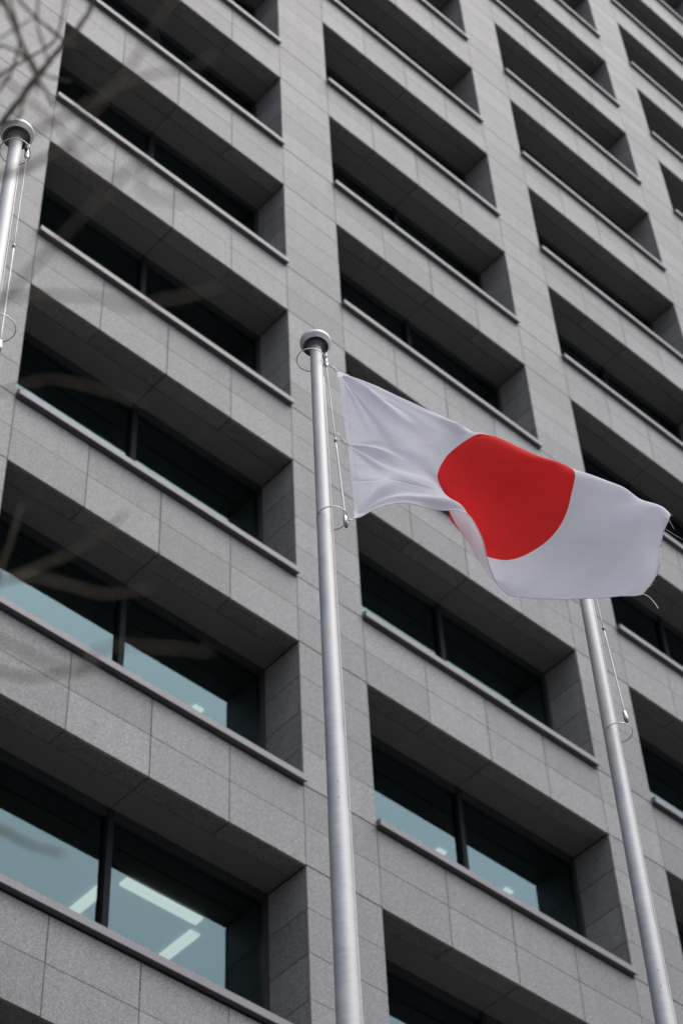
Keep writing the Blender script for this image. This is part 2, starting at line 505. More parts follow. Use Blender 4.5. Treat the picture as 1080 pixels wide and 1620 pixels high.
# ------------------------------------------------------------------ flagpoles
TOPZ = Z0 - 6.846                              # underside of the cap
def make_pole(px, py, ring_top, ring_low, weight, label, slack):
    root = bpy.data.objects.new('flagpole', None); C.objects.link(root)
    root.location = (px, py, 0)
    tag(root, label, 'flagpole', 'row of silver flagpoles')
    T = TOPZ
    rad = lambda d: (0.0705 + 0.0077 * d) / 2   # radius by distance below the top
    ztube = T - 3.72
    def tubeprof(z_hi, z_lo, add=0.0):
        out = []
        for k in range(13):
            z = z_lo + (z_hi - z_lo) * k / 12
            out.append((rad(T - z) + add, z))
        return out
    MB().lathe(tubeprof(T + 0.01, ztube - 0.02, 0.0), 48).build('upper_shaft', M['pole'], root, True)
    MB().lathe(tubeprof(ztube, 0.0, 0.0016), 48).build('lower_shaft', M['pole'], root, True)
    MB().lathe([(rad(3.72) - 0.001, ztube + 0.0016), (rad(3.72) + 0.0016, ztube)], 48).build('joint_lip', M['cap_under'], root)
    for an in (2.6, 4.0, 5.6):
        for dz in (0.06, 0.16):
            r = rad(T - ztube - dz)
            c = Vector((math.cos(an) * r, math.sin(an) * r, ztube + dz)); o_ = Vector((math.cos(an), math.sin(an), 0))
            MB().tube([c - o_ * 0.002, c + o_ * 0.001], 0.0032, 8).build('screw', M['black'], root)
    # cap: shallow drum with dark hollow underside
    cap = MB().lathe([(0.0925, 0.036), (0.0930, 0.040), (0.0930, 0.058), (0.088, 0.064), (0.0, 0.070)], 56, (0, 0, T)).build('cap', M['cap_rim'], root, False)
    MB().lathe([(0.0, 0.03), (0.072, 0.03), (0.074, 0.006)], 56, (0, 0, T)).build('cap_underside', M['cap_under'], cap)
    MB().lathe([(0.074, 0.006), (0.077, 0.004), (0.0925, 0.036)], 56, (0, 0, T)).build('chamfer_ring', M['cap_ring'], cap)
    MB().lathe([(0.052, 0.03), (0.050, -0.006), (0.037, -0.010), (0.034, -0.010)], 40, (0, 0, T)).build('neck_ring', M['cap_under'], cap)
    # pulley housing hanging from the cap on the cable side
    cx, cy = 0.089, 0.0
    hx = 0.072
    hd = MB().tube([(hx, 0, T + 0.03), (hx, 0, T - 0.035)], [0.014, 0.014], 14).build('pulley_housing', M['cap_rim'], root)
    MB().tube([(hx, 0, T - 0.035), (hx + 0.004, 0, T - 0.052)], 0.012, 12).build('gasket', M['black'], hd)
    MB().tube([(hx + 0.004, 0, T - 0.052), (hx + 0.006, 0, T - 0.098)], 0.0125, 14).build('swivel', M['steel'], hd, True)
    MB().tube([(hx + 0.006, 0, T - 0.098), (hx + 0.007, 0, T - 0.122)], [0.016, 0.011], 12).build('shackle', M['steel'], hd)
    top = Vector((hx + 0.007, 0, T - 0.12))
    bot = Vector((weight[0], weight[1], weight[2] - 0))
    pth = [top.lerp(bot, t) + Vector((slack, 0, 0)) * math.sin(math.pi * t) for t in [k / 14 for k in range(15)]]
    km = 7
    hal = MB().tube(pth[:km + 1], 0.0034, 8).build('halyard', M['cable'], root, True)
    MB().tube(pth[km:], 0.0054, 8).build('halyard_weight_line', M['cable'], root, True)
    d = (pth[km + 1] - pth[km]).normalized()
    MB().tube([pth[km] + d * -0.022, pth[km] + d * -0.004], 0.0075, 10).build('stopper', M['cap_rim'], hal)
    MB().tube([pth[km] + d * -0.003, pth[km] + d * 0.012], 0.0090, 10).build('stopper', M['black'], hal)
    d = (pth[-1] - pth[-2]).normalized()
    wgt = MB().tube([bot - d * 0.055, bot - d * 0.04, bot + d * 0.01, bot + d * 0.022], [0.006, 0.012, 0.0145, 0.010], 14).build('halyard_weight', M['steel'], root, True)
    MB().tube([bot + d * 0.024, bot + d * 0.040], [0.013, 0.009], 12).build('weight_tip', M['cap_under'], wgt)
    # loose wire rings that keep the cable at the pole
    for (ox, oy, z, R, tx, ty) in (ring_top, ring_low):
        pts = []
        for k in range(41):
            a = 2 * math.pi * k / 40
            pts.append((ox + R * math.cos(a), oy + R * math.sin(a), z + tx * math.cos(a) + ty * math.sin(a)))
        MB().tube(pts, 0.0034, 8, False).build('wire_ring', M['steel'], root, True)
    # return line running down beside the shaft
    r0 = rad(0.3)
    pts = []
    for k in range(16):
        dd = 0.3 + (T - 1.2 - 0.3) * k / 15
        pts.append(Vector((0.71, -0.70, 0)) * (rad(dd) + 0.003 + 0.001 * math.sin(k * 1.7)) + Vector((0, 0, T - dd)))
    MB().tube(pts, 0.0026, 6).build('return_line', M['cable'], root, True)
    MB().lathe([(0.0, 0.0), (0.19, 0.0), (0.19, 0.03), (0.12, 0.05), (0.10, 0.12), (0.09, 0.12)], 40).build('base_collar', M['pole'], root, True)
    return root

P1 = (-8.3705, -9.335); P3 = (-10.552, -9.32); P2 = (-6.172, -9.335)
make_pole(*P1, (-0.030, 0.015, Z0 - 6.985, 0.083, 0.0, 0.0), (0.036, -0.024, Z0 - 8.43, 0.083, 0.0, 0.0), (0.152, -0.01, Z0 - 8.36),
          'silver flagpole in the middle, flying the white flag with the red disc', 0.0)
make_pole(*P2, (-0.025, 0.012, Z0 - 6.985, 0.083, 0, 0), (0.040, -0.024, Z0 - 8.66, 0.083, 0, 0), (0.167, -0.005, Z0 - 8.44),
          'silver flagpole with no flag, on the right behind the fly end of the flag', 0.0)
make_pole(*P3, (0.004, 0.0, Z0 - 6.985, 0.083, 0, 0), (0.048, -0.03, Z0 - 8.66, 0.083, 0, 0), (0.085, 0.0, Z0 - 8.75),
          'bare silver flagpole at the left edge, beneath the blurred twigs', 0.0)

# ------------------------------------------------------------------ flag
FLAG = """
0 0 0 -3 -6 -49 -4 -10 -99 -4 -12 -148 -2 -13 -198 0 -14 -247 3 -13 -297 7 -12 -346 10 -12 -397 13 -12 -448 15 -12 -499 18 -13 -550 20 -14 -601 22 -15 -652 23 -17 -704 24 -19 -754 25 -21 -805 26 -23
-854 26 -24 -904 26 -26 -953 27 -27 -1001 28 -28 -1050 28 -29 -1098 29 -29 -1147 29 -30 -1195 29 -32 -1244 29 -34 -1292 27 -38 -1340 23 -43 -1388 40 -24 -15 36 -30 -63 35 -34 -112 35 -36 -161 36 -37
-210 38 -37 -258 40 -36 -307 43 -35 -356 46 -34 -406 49 -33 -456 52 -33 -507 54 -33 -557 56 -35 -608 57 -36 -659 58 -38 -710 58 -41 -760 58 -43 -810 57 -46 -859 55 -48 -908 54 -50 -956 53 -52 -1004 53
-53 -1051 52 -54 -1098 52 -54 -1144 52 -54 -1191 51 -55 -1237 50 -56 -1284 48 -59 -1330 43 -64 -1376 78 -51 -36 74 -57 -84 72 -60 -132 72 -62 -179 72 -62 -227 74 -61 -274 76 -60 -321 79 -58 -369 82
-56 -418 85 -55 -467 88 -54 -516 91 -54 -566 93 -55 -615 94 -56 -665 95 -59 -715 94 -62 -764 92 -65 -813 90 -68 -862 87 -71 -909 84 -74 -956 81 -76 -1002 79 -77 -1048 78 -77 -1092 78 -77 -1137 77 -76
-1180 76 -76 -1224 74 -76 -1267 71 -77 -1310 65 -81 -1354 115 -80 -63 111 -85 -110 109 -88 -156 108 -89 -202 109 -88 -248 110 -87 -293 112 -84 -339 115 -82 -385 118 -79 -432 122 -76 -479 126 -74 -527
129 -73 -575 131 -74 -623 133 -76 -671 133 -79 -720 131 -82 -768 129 -86 -816 125 -89 -863 121 -93 -909 117 -96 -954 113 -98 -999 109 -100 -1042 108 -100 -1084 107 -99 -1125 106 -98 -1165 105 -96
-1205 102 -95 -1244 97 -94 -1284 92 -97 -1325 151 -110 -96 147 -115 -141 145 -117 -185 144 -117 -229 145 -115 -273 146 -113 -316 148 -109 -359 151 -105 -403 155 -101 -448 160 -97 -493 164 -94 -538 168
-92 -584 170 -92 -631 172 -94 -678 172 -97 -725 171 -101 -771 168 -105 -818 163 -110 -864 158 -114 -908 153 -117 -952 148 -119 -993 143 -121 -1034 142 -121 -1073 141 -120 -1111 140 -119 -1148 138 -117
-1184 134 -115 -1219 129 -114 -1255 123 -114 -1293 185 -141 -132 182 -145 -175 180 -146 -218 180 -146 -260 180 -143 -301 182 -139 -342 185 -134 -383 188 -129 -424 193 -123 -466 198 -118 -508 203 -113
-551 207 -110 -595 210 -109 -639 212 -110 -684 213 -113 -729 211 -118 -775 208 -124 -820 204 -130 -864 199 -134 -907 193 -137 -948 188 -139 -988 183 -140 -1026 181 -140 -1062 180 -141 -1097 178 -141
-1130 176 -140 -1162 172 -139 -1194 167 -137 -1226 162 -137 -1260 219 -172 -172 216 -176 -213 215 -176 -253 215 -175 -293 216 -171 -331 218 -165 -370 222 -159 -408 226 -152 -446 231 -145 -485 237 -138
-525 242 -132 -565 247 -128 -606 251 -125 -648 253 -125 -691 254 -129 -734 253 -135 -778 250 -143 -822 246 -151 -865 242 -156 -907 237 -158 -946 232 -158 -983 228 -158 -1019 225 -160 -1053 223 -162
-1085 221 -164 -1115 219 -165 -1143 215 -165 -1171 211 -165 -1199 206 -164 -1230 253 -203 -213 250 -207 -252 249 -207 -290 249 -204 -327 251 -199 -363 254 -192 -399 259 -184 -434 264 -175 -470 270
-167 -506 276 -159 -542 282 -151 -580 287 -145 -618 292 -141 -658 295 -140 -698 297 -143 -740 296 -152 -783 294 -163 -825 291 -173 -867 287 -180 -907 283 -181 -945 279 -179 -980 276 -178 -1013 273
-181 -1045 270 -185 -1075 268 -189 -1103 265 -191 -1129 262 -191 -1153 258 -191 -1177 253 -191 -1203 285 -235 -255 283 -238 -292 282 -238 -328 283 -234 -363 286 -227 -396 290 -218 -429 296 -208 -461
302 -198 -494 308 -188 -527 315 -179 -560 321 -171 -595 327 -164 -631 332 -158 -668 337 -155 -706 339 -158 -746 339 -169 -788 338 -184 -830 336 -198 -871 333 -207 -910 330 -209 -946 328 -205 -980 325
-202 -1011 322 -207 -1041 319 -212 -1070 317 -216 -1096 315 -217 -1119 312 -216 -1141 309 -214 -1163 305 -212 -1187 318 -267 -297 316 -270 -332 315 -269 -366 317 -264 -398 320 -255 -428 325 -244 -458
331 -232 -488 339 -221 -517 346 -210 -547 353 -201 -578 360 -192 -610 367 -184 -644 373 -177 -678 378 -173 -715 381 -176 -753 383 -188 -794 383 -206 -835 382 -223 -876 380 -235 -915 379 -238 -950 377
-237 -982 374 -236 -1013 372 -239 -1042 369 -243 -1068 367 -245 -1093 365 -243 -1115 363 -239 -1136 361 -232 -1157 358 -226 -1181 350 -298 -337 348 -302 -370 348 -301 -402 350 -295 -431 354 -284 -459
359 -271 -486 367 -256 -513 375 -243 -540 383 -232 -567 392 -223 -596 399 -215 -625 407 -207 -656 413 -198 -689 418 -192 -724 422 -193 -761 425 -204 -800 428 -223 -841 429 -244 -881 429 -259 -919 428
-264 -954 427 -266 -986 425 -269 -1017 422 -271 -1044 419 -274 -1070 417 -273 -1093 415 -269 -1114 413 -260 -1133 411 -248 -1153 407 -237 -1174 383 -327 -374 381 -333 -406 381 -333 -435 383 -326 -462
387 -313 -487 393 -297 -511 401 -280 -535 411 -265 -560 420 -254 -586 429 -247 -612 438 -240 -640 446 -231 -669 453 -220 -700 458 -210 -733 463 -207 -769 469 -214 -806 473 -230 -845 477 -250 -885 479
-266 -922 479 -275 -956 478 -283 -990 476 -291 -1020 473 -295 -1048 470 -298 -1073 467 -299 -1095 464 -293 -1115 461 -281 -1133 458 -264 -1150 454 -249 -1167 418 -354 -405 416 -363 -436 415 -364 -463
417 -357 -487 420 -343 -510 427 -324 -531 436 -305 -554 446 -288 -577 456 -277 -601 467 -271 -627 477 -266 -653 486 -258 -681 493 -243 -711 499 -226 -743 505 -215 -777 513 -216 -813 520 -226 -849 526
-240 -886 530 -253 -921 531 -266 -956 531 -280 -990 529 -294 -1022 526 -303 -1050 522 -311 -1076 516 -317 -1099 512 -315 -1118 507 -303 -1134 503 -287 -1148 497 -272 -1163 456 -377 -428 453 -390 -459
451 -393 -485 451 -386 -506 454 -372 -526 460 -353 -545 469 -332 -566 480 -314 -589 492 -303 -614 503 -297 -639 514 -292 -666 525 -284 -694 533 -266 -724 541 -243 -755 548 -224 -787 558 -217 -821 568
-217 -854 576 -221 -887 582 -228 -920 584 -238 -953 584 -254 -986 583 -272 -1019 581 -289 -1049 575 -308 -1077 567 -324 -1103 560 -329 -1122 553 -322 -1136 546 -312 -1149 537 -302 -1162 499 -392 -441
494 -412 -473 491 -418 -498 488 -412 -517 489 -399 -534 493 -381 -552 502 -362 -572 514 -345 -596 526 -332 -622 539 -325 -649 551 -318 -677 563 -306 -706 573 -286 -738 583 -261 -769 593 -238 -801 603
-221 -831 613 -208 -861 623 -200 -890 630 -197 -919 633 -200 -949 636 -213 -982 639 -233 -1015 638 -258 -1047 631 -285 -1077 621 -311 -1105 611 -325 -1125 600 -328 -1140 588 -329 -1154 575 -328 -1167
546 -395 -441 540 -421 -474 534 -433 -498 528 -430 -516 525 -421 -532 527 -408 -550 535 -393 -571 547 -377 -596 560 -364 -625 573 -355 -655 586 -345 -686 599 -330 -718 613 -308 -751 625 -282 -784 637
-254 -816 647 -228 -844 656 -204 -870 664 -182 -894 670 -165 -919 676 -160 -948 687 -170 -980 695 -189 -1014 696 -216 -1047 690 -246 -1078 679 -276 -1106 665 -300 -1129 648 -319 -1147 629 -334 -1163
610 -345 -1179 597 -383 -431 588 -411 -462 580 -430 -487 571 -437 -506 564 -438 -524 562 -435 -543 566 -426 -565 578 -413 -592 590 -402 -625 604 -390 -658 619 -376 -693 635 -358 -728 651 -334 -763 666
-305 -798 679 -274 -830 689 -241 -857 697 -208 -880 703 -176 -902 709 -148 -924 720 -133 -951 739 -135 -983 753 -149 -1017 757 -172 -1050 752 -200 -1081 740 -231 -1108 722 -262 -1133 700 -292 -1154
675 -321 -1174 651 -341 -1191 655 -365 -416 644 -394 -445 634 -421 -471 622 -440 -493 610 -453 -514 600 -461 -535 596 -462 -559 605 -455 -589 619 -443 -624 635 -429 -661 652 -412 -698 670 -390 -735
687 -363 -772 704 -332 -808 719 -298 -841 729 -260 -866 737 -222 -889 745 -186 -911 755 -154 -934 771 -132 -961 793 -123 -992 811 -124 -1024 816 -139 -1057 812 -159 -1086 801 -184 -1113 782 -217 -1138
756 -256 -1162 726 -294 -1184 695 -324 -1204 732 -355 -401 719 -386 -430 705 -417 -456 688 -444 -481 669 -467 -505 649 -486 -529 635 -497 -556 639 -495 -590 653 -485 -627 669 -470 -665 686 -450 -703
704 -425 -740 722 -396 -777 740 -362 -812 755 -325 -844 766 -287 -872 776 -248 -897 787 -210 -921 799 -178 -947 817 -153 -976 838 -136 -1008 857 -128 -1040 866 -129 -1071 868 -132 -1098 861 -144 -1122
843 -173 -1147 813 -216 -1173 776 -263 -1197 739 -303 -1217 830 -362 -391 812 -391 -419 792 -423 -446 769 -454 -473 742 -482 -500 716 -507 -529 696 -523 -560 690 -529 -595 697 -523 -632 709 -509 -670
724 -488 -707 740 -462 -743 757 -430 -779 774 -395 -813 789 -358 -845 802 -319 -875 814 -281 -903 826 -245 -931 839 -214 -961 856 -190 -993 874 -171 -1027 892 -157 -1062 907 -144 -1094 917 -128 -1119
917 -118 -1138 901 -138 -1163 869 -180 -1189 826 -232 -1211 781 -281 -1231 932 -375 -384 911 -403 -412 886 -434 -441 857 -466 -469 825 -497 -499 791 -525 -531 765 -547 -566 751 -558 -602 748 -557 -639
754 -545 -675 765 -525 -711 778 -498 -745 793 -466 -779 809 -430 -813 824 -392 -845 837 -354 -877 850 -318 -908 862 -285 -940 875 -257 -973 890 -235 -1008 905 -217 -1046 922 -201 -1085 941 -179 -1122
957 -149 -1149 965 -122 -1167 955 -121 -1188 925 -149 -1209 876 -202 -1227 823 -256 -1243 1028 -390 -381 1003 -417 -410 973 -447 -439 942 -479 -469 905 -511 -502 866 -541 -536 835 -567 -572 814 -583
-610 803 -587 -646 802 -578 -680 808 -560 -714 817 -533 -747 830 -501 -780 844 -465 -812 858 -428 -845 872 -391 -878 884 -357 -913 897 -327 -947 910 -301 -984 923 -281 -1021 937 -264 -1061 952 -247
-1104 973 -222 -1148 993 -182 -1178 1006 -140 -1195 1004 -117 -1213 980 -125 -1229 925 -173 -1241 866 -227 -1253 1100 -402 -381 1076 -429 -411 1046 -459 -442 1011 -491 -474 973 -524 -507 933 -555 -542
900 -583 -578 874 -603 -615 858 -611 -650 851 -607 -683 852 -592 -716 857 -567 -748 867 -535 -780 879 -499 -813 892 -462 -846 905 -427 -881 919 -395 -917 932 -367 -953 945 -344 -991 959 -323 -1031 973
-304 -1073 989 -281 -1116 1008 -250 -1158 1028 -207 -1191 1041 -160 -1212 1041 -127 -1230 1019 -122 -1244 967 -156 -1253 908 -202 -1262 1159 -412 -384 1135 -440 -415 1104 -470 -446 1069 -501 -480 1031
-534 -514 993 -567 -548 959 -596 -583 931 -619 -618 912 -632 -652 900 -633 -685 895 -622 -717 897 -599 -748 903 -567 -781 913 -531 -813 926 -495 -847 939 -461 -883 953 -431 -920 967 -405 -958 981 -383
-997 996 -361 -1037 1011 -339 -1078 1028 -311 -1120 1045 -275 -1160 1062 -230 -1194 1072 -185 -1220 1069 -149 -1240 1048 -136 -1254 1007 -148 -1263 959 -174 -1273 1210 -422 -387 1186 -449 -419 1155
-479 -452 1120 -510 -486 1083 -543 -520 1046 -576 -554 1013 -607 -588 984 -633 -621 962 -651 -653 946 -658 -685 937 -651 -717 935 -630 -748 938 -598 -780 947 -562 -813 959 -525 -848 972 -493 -884 987
-465 -922 1002 -441 -960 1018 -419 -1000 1034 -397 -1040 1050 -373 -1080 1067 -343 -1120 1082 -303 -1159 1095 -258 -1194 1102 -213 -1223 1098 -175 -1247 1079 -152 -1265 1048 -147 -1278 1011 -154 -1290
1258 -431 -391 1233 -458 -423 1203 -487 -456 1169 -517 -491 1132 -549 -526 1097 -583 -559 1065 -615 -590 1035 -644 -622 1010 -666 -654 991 -679 -686 978 -677 -717 971 -658 -748 972 -628 -779 979 -591
-812 991 -555 -848 1005 -524 -884 1020 -497 -923 1037 -474 -962 1054 -453 -1001 1071 -432 -1040 1089 -409 -1079 1105 -378 -1118 1119 -337 -1156 1129 -291 -1193 1132 -244 -1225 1128 -203 -1254 1113
-172 -1278 1089 -154 -1300 1060 -150 -1320 1306 -441 -394 1281 -467 -426 1251 -495 -460 1218 -524 -494 1183 -555 -528 1149 -589 -560 1116 -622 -592 1085 -653 -623 1057 -678 -655 1034 -694 -686 1017
-697 -716 1006 -682 -747 1004 -656 -778 1010 -623 -811 1021 -588 -846 1036 -557 -884 1053 -530 -923 1071 -506 -963 1089 -485 -1002 1108 -465 -1040 1126 -442 -1078 1142 -414 -1116 1154 -373 -1155 1161
-325 -1192 1163 -278 -1227 1158 -234 -1259 1147 -198 -1289 1128 -173 -1317 1104 -159 -1342 1355 -452 -397 1329 -476 -429 1300 -503 -462 1269 -531 -496 1236 -561 -529 1202 -594 -561 1168 -627 -593 1136
-660 -625 1105 -688 -656 1078 -707 -687 1056 -713 -717 1041 -705 -747 1036 -685 -777 1040 -656 -808 1051 -623 -844 1067 -591 -883 1086 -562 -924 1105 -538 -964 1124 -517 -1003 1142 -496 -1041 1160
-473 -1078 1175 -444 -1115 1186 -405 -1154 1192 -359 -1192 1194 -312 -1228 1189 -268 -1263 1179 -230 -1295 1163 -201 -1325 1142 -182 -1351 1404 -462 -400 1379 -486 -432 1351 -512 -465 1321 -539 -498
1289 -567 -531 1256 -598 -563 1222 -632 -595 1187 -666 -627 1154 -697 -659 1123 -720 -690 1097 -731 -720 1078 -729 -749 1070 -715 -777 1072 -690 -807 1083 -658 -842 1101 -625 -883 1121 -595 -926 1140
-571 -966 1159 -549 -1004 1177 -528 -1041 1193 -504 -1078 1207 -474 -1115 1217 -437 -1153 1223 -393 -1191 1223 -348 -1228 1219 -303 -1264 1210 -264 -1297 1195 -233 -1327 1176 -210 -1354 1454 -474 -405
1429 -497 -437 1402 -521 -470 1373 -547 -503 1342 -574 -535 1310 -604 -567 1276 -637 -599 1240 -674 -632 1205 -707 -665 1173 -734 -696 1144 -751 -726 1122 -755 -754 1112 -746 -781 1112 -725 -808 1121
-695 -840 1138 -659 -884 1159 -628 -929 1177 -605 -968 1195 -584 -1005 1211 -563 -1041 1226 -538 -1077 1239 -508 -1114 1248 -471 -1151 1253 -429 -1190 1254 -384 -1227 1249 -340 -1264 1240 -299 -1297
1227 -266 -1328 1210 -240 -1356 1506 -485 -413 1481 -507 -445 1454 -531 -478 1425 -556 -511 1394 -583 -543 1362 -613 -575 1328 -647 -608 1292 -685 -641 1258 -720 -674 1226 -750 -705 1199 -772 -735
1178 -782 -763 1167 -778 -790 1164 -760 -816 1168 -731 -847 1181 -697 -888 1199 -666 -931 1216 -643 -969 1232 -622 -1005 1247 -600 -1040 1261 -576 -1075 1272 -545 -1112 1280 -508 -1150 1284 -466 -1188
1285 -421 -1226 1280 -376 -1263 1271 -334 -1298 1259 -298 -1329 1243 -269 -1359 1560 -495 -423 1535 -518 -456 1507 -542 -489 1477 -567 -522 1446 -595 -555 1413 -625 -588 1379 -660 -621 1344 -698 -653
1311 -734 -686 1281 -767 -717 1256 -793 -747 1238 -808 -776 1228 -810 -804 1221 -794 -830 1220 -766 -859 1227 -735 -895 1240 -706 -933 1255 -683 -969 1270 -662 -1005 1284 -640 -1039 1296 -615 -1074
1306 -584 -1110 1314 -546 -1148 1317 -503 -1187 1317 -458 -1225 1312 -412 -1262 1303 -369 -1298 1291 -330 -1331 1276 -298 -1361 1613 -506 -436 1587 -529 -468 1559 -553 -502 1528 -578 -536 1496 -607
-569 1463 -638 -603 1429 -673 -636 1396 -711 -668 1364 -748 -699 1336 -783 -730 1313 -812 -759 1296 -831 -788 1284 -837 -817 1275 -824 -843 1270 -797 -871 1274 -769 -902 1283 -744 -936 1296 -722 -971
1310 -702 -1005 1323 -680 -1039 1334 -654 -1074 1343 -623 -1110 1350 -585 -1147 1352 -541 -1186 1351 -494 -1225 1345 -447 -1262 1336 -403 -1298 1324 -362 -1332 1310 -327 -1363 1665 -517 -449 1639 -540
-482 1610 -564 -516 1579 -590 -550 1546 -618 -585 1512 -650 -619 1479 -684 -652 1447 -722 -684 1417 -761 -714 1390 -797 -743 1366 -828 -772 1347 -850 -800 1332 -860 -827 1321 -850 -853 1316 -823 -880
1319 -800 -909 1327 -780 -941 1338 -761 -974 1351 -741 -1007 1363 -719 -1041 1374 -693 -1075 1383 -661 -1111 1388 -622 -1148 1389 -578 -1187 1386 -531 -1225 1380 -483 -1263 1370 -436 -1299 1358 -394
-1333 1344 -357 -1365 1713 -527 -462 1687 -550 -496 1658 -574 -530 1627 -600 -565 1595 -628 -600 1562 -660 -634 1529 -694 -667 1498 -732 -699 1468 -771 -728 1441 -808 -757 1417 -840 -784 1396 -865
-811 1379 -877 -837 1367 -872 -863 1361 -849 -889 1363 -831 -917 1369 -815 -947 1380 -798 -979 1392 -779 -1010 1404 -757 -1043 1415 -730 -1077 1423 -698 -1112 1427 -659 -1149 1427 -614 -1188 1423 -566
-1226 1415 -518 -1263 1404 -470 -1300 1392 -426 -1334 1378 -388 -1365 1757 -537 -475 1732 -560 -510 1704 -584 -544 1674 -610 -579 1642 -638 -614 1610 -669 -648 1579 -703 -681 1548 -740 -712 1519 -778
-741 1491 -816 -769 1466 -849 -796 1444 -875 -822 1426 -890 -848 1413 -890 -873 1406 -879 -899 1406 -864 -926 1411 -850 -955 1420 -834 -984 1432 -815 -1015 1444 -793 -1046 1456 -767 -1079 1464 -734
-1114 1467 -695 -1151 1465 -650 -1189 1459 -601 -1227 1450 -552 -1265 1439 -503 -1301 1427 -458 -1334 1413 -419 -1366 1799 -546 -488 1774 -569 -522 1746 -593 -557 1717 -618 -592 1687 -646 -627 1657
-676 -661 1627 -710 -693 1597 -746 -724 1567 -784 -753 1538 -822 -781 1512 -857 -807 1489 -884 -833 1471 -902 -858 1458 -908 -883 1450 -905 -909 1448 -895 -935 1451 -883 -962 1458 -867 -990 1469 -849
-1020 1481 -827 -1050 1494 -801 -1082 1503 -769 -1116 1505 -729 -1153 1501 -684 -1191 1494 -635 -1229 1485 -585 -1267 1473 -537 -1303 1461 -491 -1336 1447 -450 -1367 1837 -555 -500 1813 -578 -534 1786
-601 -569 1758 -626 -604 1729 -654 -638 1700 -683 -672 1671 -716 -705 1642 -751 -736 1612 -789 -765 1582 -828 -792 1555 -863 -818 1532 -892 -843 1513 -913 -868 1499 -925 -893 1490 -928 -918 1486 -922
-944 1487 -911 -970 1492 -896 -997 1502 -877 -1025 1514 -855 -1054 1526 -830 -1085 1536 -798 -1119 1538 -759 -1155 1534 -714 -1193 1528 -667 -1232 1518 -618 -1270 1506 -570 -1306 1494 -524 -1339 1481
-482 -1369 1873 -563 -510 1849 -585 -545 1823 -609 -580 1795 -634 -615 1767 -661 -649 1739 -691 -683 1711 -722 -715 1683 -756 -746 1652 -794 -775 1623 -833 -802 1595 -869 -828 1571 -899 -853 1551 -923
-877 1536 -939 -902 1526 -946 -927 1520 -944 -952 1518 -933 -977 1523 -918 -1004 1531 -900 -1031 1541 -877 -1059 1553 -852 -1089 1562 -821 -1122 1566 -783 -1157 1565 -742 -1195 1560 -697 -1234 1551
-651 -1272 1539 -604 -1310 1526 -559 -1344 1513 -518 -1374 1906 -569 -519 1882 -592 -554 1856 -616 -589 1829 -642 -624 1802 -669 -658 1774 -698 -692 1746 -730 -724 1717 -764 -755 1688 -801 -784 1658
-839 -811 1631 -874 -837 1607 -905 -861 1586 -931 -886 1569 -949 -910 1557 -959 -934 1549 -959 -959 1547 -950 -985 1550 -935 -1011 1557 -916 -1037 1566 -894 -1064 1576 -868 -1092 1585 -838 -1124 1591
-804 -1158 1594 -766 -1195 1592 -725 -1234 1585 -682 -1273 1574 -638 -1311 1559 -596 -1348 1545 -557 -1380 1937 -576 -528 1913 -598 -562 1888 -623 -597 1861 -649 -632 1833 -677 -667 1805 -707 -700
1777 -739 -733 1748 -773 -763 1720 -808 -792 1691 -844 -819 1665 -879 -845 1641 -910 -870 1619 -935 -894 1601 -955 -918 1586 -967 -941 1577 -968 -967 1574 -959 -993 1576 -945 -1019 1581 -927 -1043
1589 -905 -1068 1598 -880 -1095 1607 -852 -1124 1617 -821 -1157 1624 -787 -1193 1627 -750 -1230 1623 -711 -1268 1612 -671 -1307 1597 -631 -1345 1581 -594 -1379 1967 -582 -535 1943 -605 -570 1918 -631
-605 1891 -657 -639 1864 -686 -674 1836 -716 -707 1807 -747 -740 1778 -780 -770 1750 -815 -799 1723 -849 -826 1698 -882 -852 1674 -912 -877 1652 -937 -902 1633 -956 -926 1618 -967 -951 1607 -969 -977
1603 -962 -1003 1604 -950 -1027 1608 -933 -1049 1614 -913 -1071 1622 -889 -1095 1631 -863 -1122 1644 -836 -1154 1657 -806 -1188 1665 -774 -1223 1666 -738 -1258 1658 -700 -1292 1644 -663 -1326 1630
-626 -1358 1997 -590 -541 1973 -614 -576 1948 -639 -611 1922 -666 -646 1894 -695 -680 1866 -724 -713 1837 -755 -745 1808 -788 -776 1782 -821 -805 1756 -853 -832 1731 -884 -859 1708 -912 -884 1686 -935
-909 1667 -953 -935 1652 -963 -961 1641 -965 -988 1635 -960 -1013 1635 -951 -1033 1638 -937 -1053 1643 -918 -1074 1650 -897 -1095 1659 -873 -1120 1675 -848 -1149 1691 -822 -1180 1704 -794 -1212 1710
-762 -1243 1706 -726 -1270 1700 -690 -1294 1693 -654 -1315
"""
A = np.array([int(t) for t in FLAG.split()], float).reshape(43, 29, 3) / 1000.0
def upsample(A, k, axis):
    A = np.moveaxis(A, axis, 0); n_ = A.shape[0]
    E = np.concatenate([2 * A[:1] - A[1:2], A, 2 * A[-1:] - A[-2:-1]])
    t = np.arange((n_ - 1) * k + 1) / k
    i = np.minimum(t.astype(int), n_ - 2); u = (t - i).reshape(-1, *([1] * (A.ndim - 1)))
    p0, p1, p2, p3 = E[i], E[i + 1], E[i + 2], E[i + 3]
    o = 0.5 * (2 * p1 + (p2 - p0) * u + (2 * p0 - 5 * p1 + 4 * p2 - p3) * u * u + (3 * p1 - p0 - 3 * p2 + p3) * u ** 3)
    return np.moveaxis(o, 0, axis)
KU = 5
Q = upsample(upsample(A, KU, 0), KU, 1)
ns, ntt = Q.shape[:2]
su = np.linspace(0, 2.1, ns)[:, None] * np.ones((1, ntt)); tv = np.linspace(0, 1.4, ntt)[None] * np.ones((ns, 1))
gu = np.gradient(Q, axis=0); gv = np.gradient(Q, axis=1)
Nn = np.cross(gu, gv); Nn /= np.linalg.norm(Nn, axis=-1, keepdims=True) + 1e-9
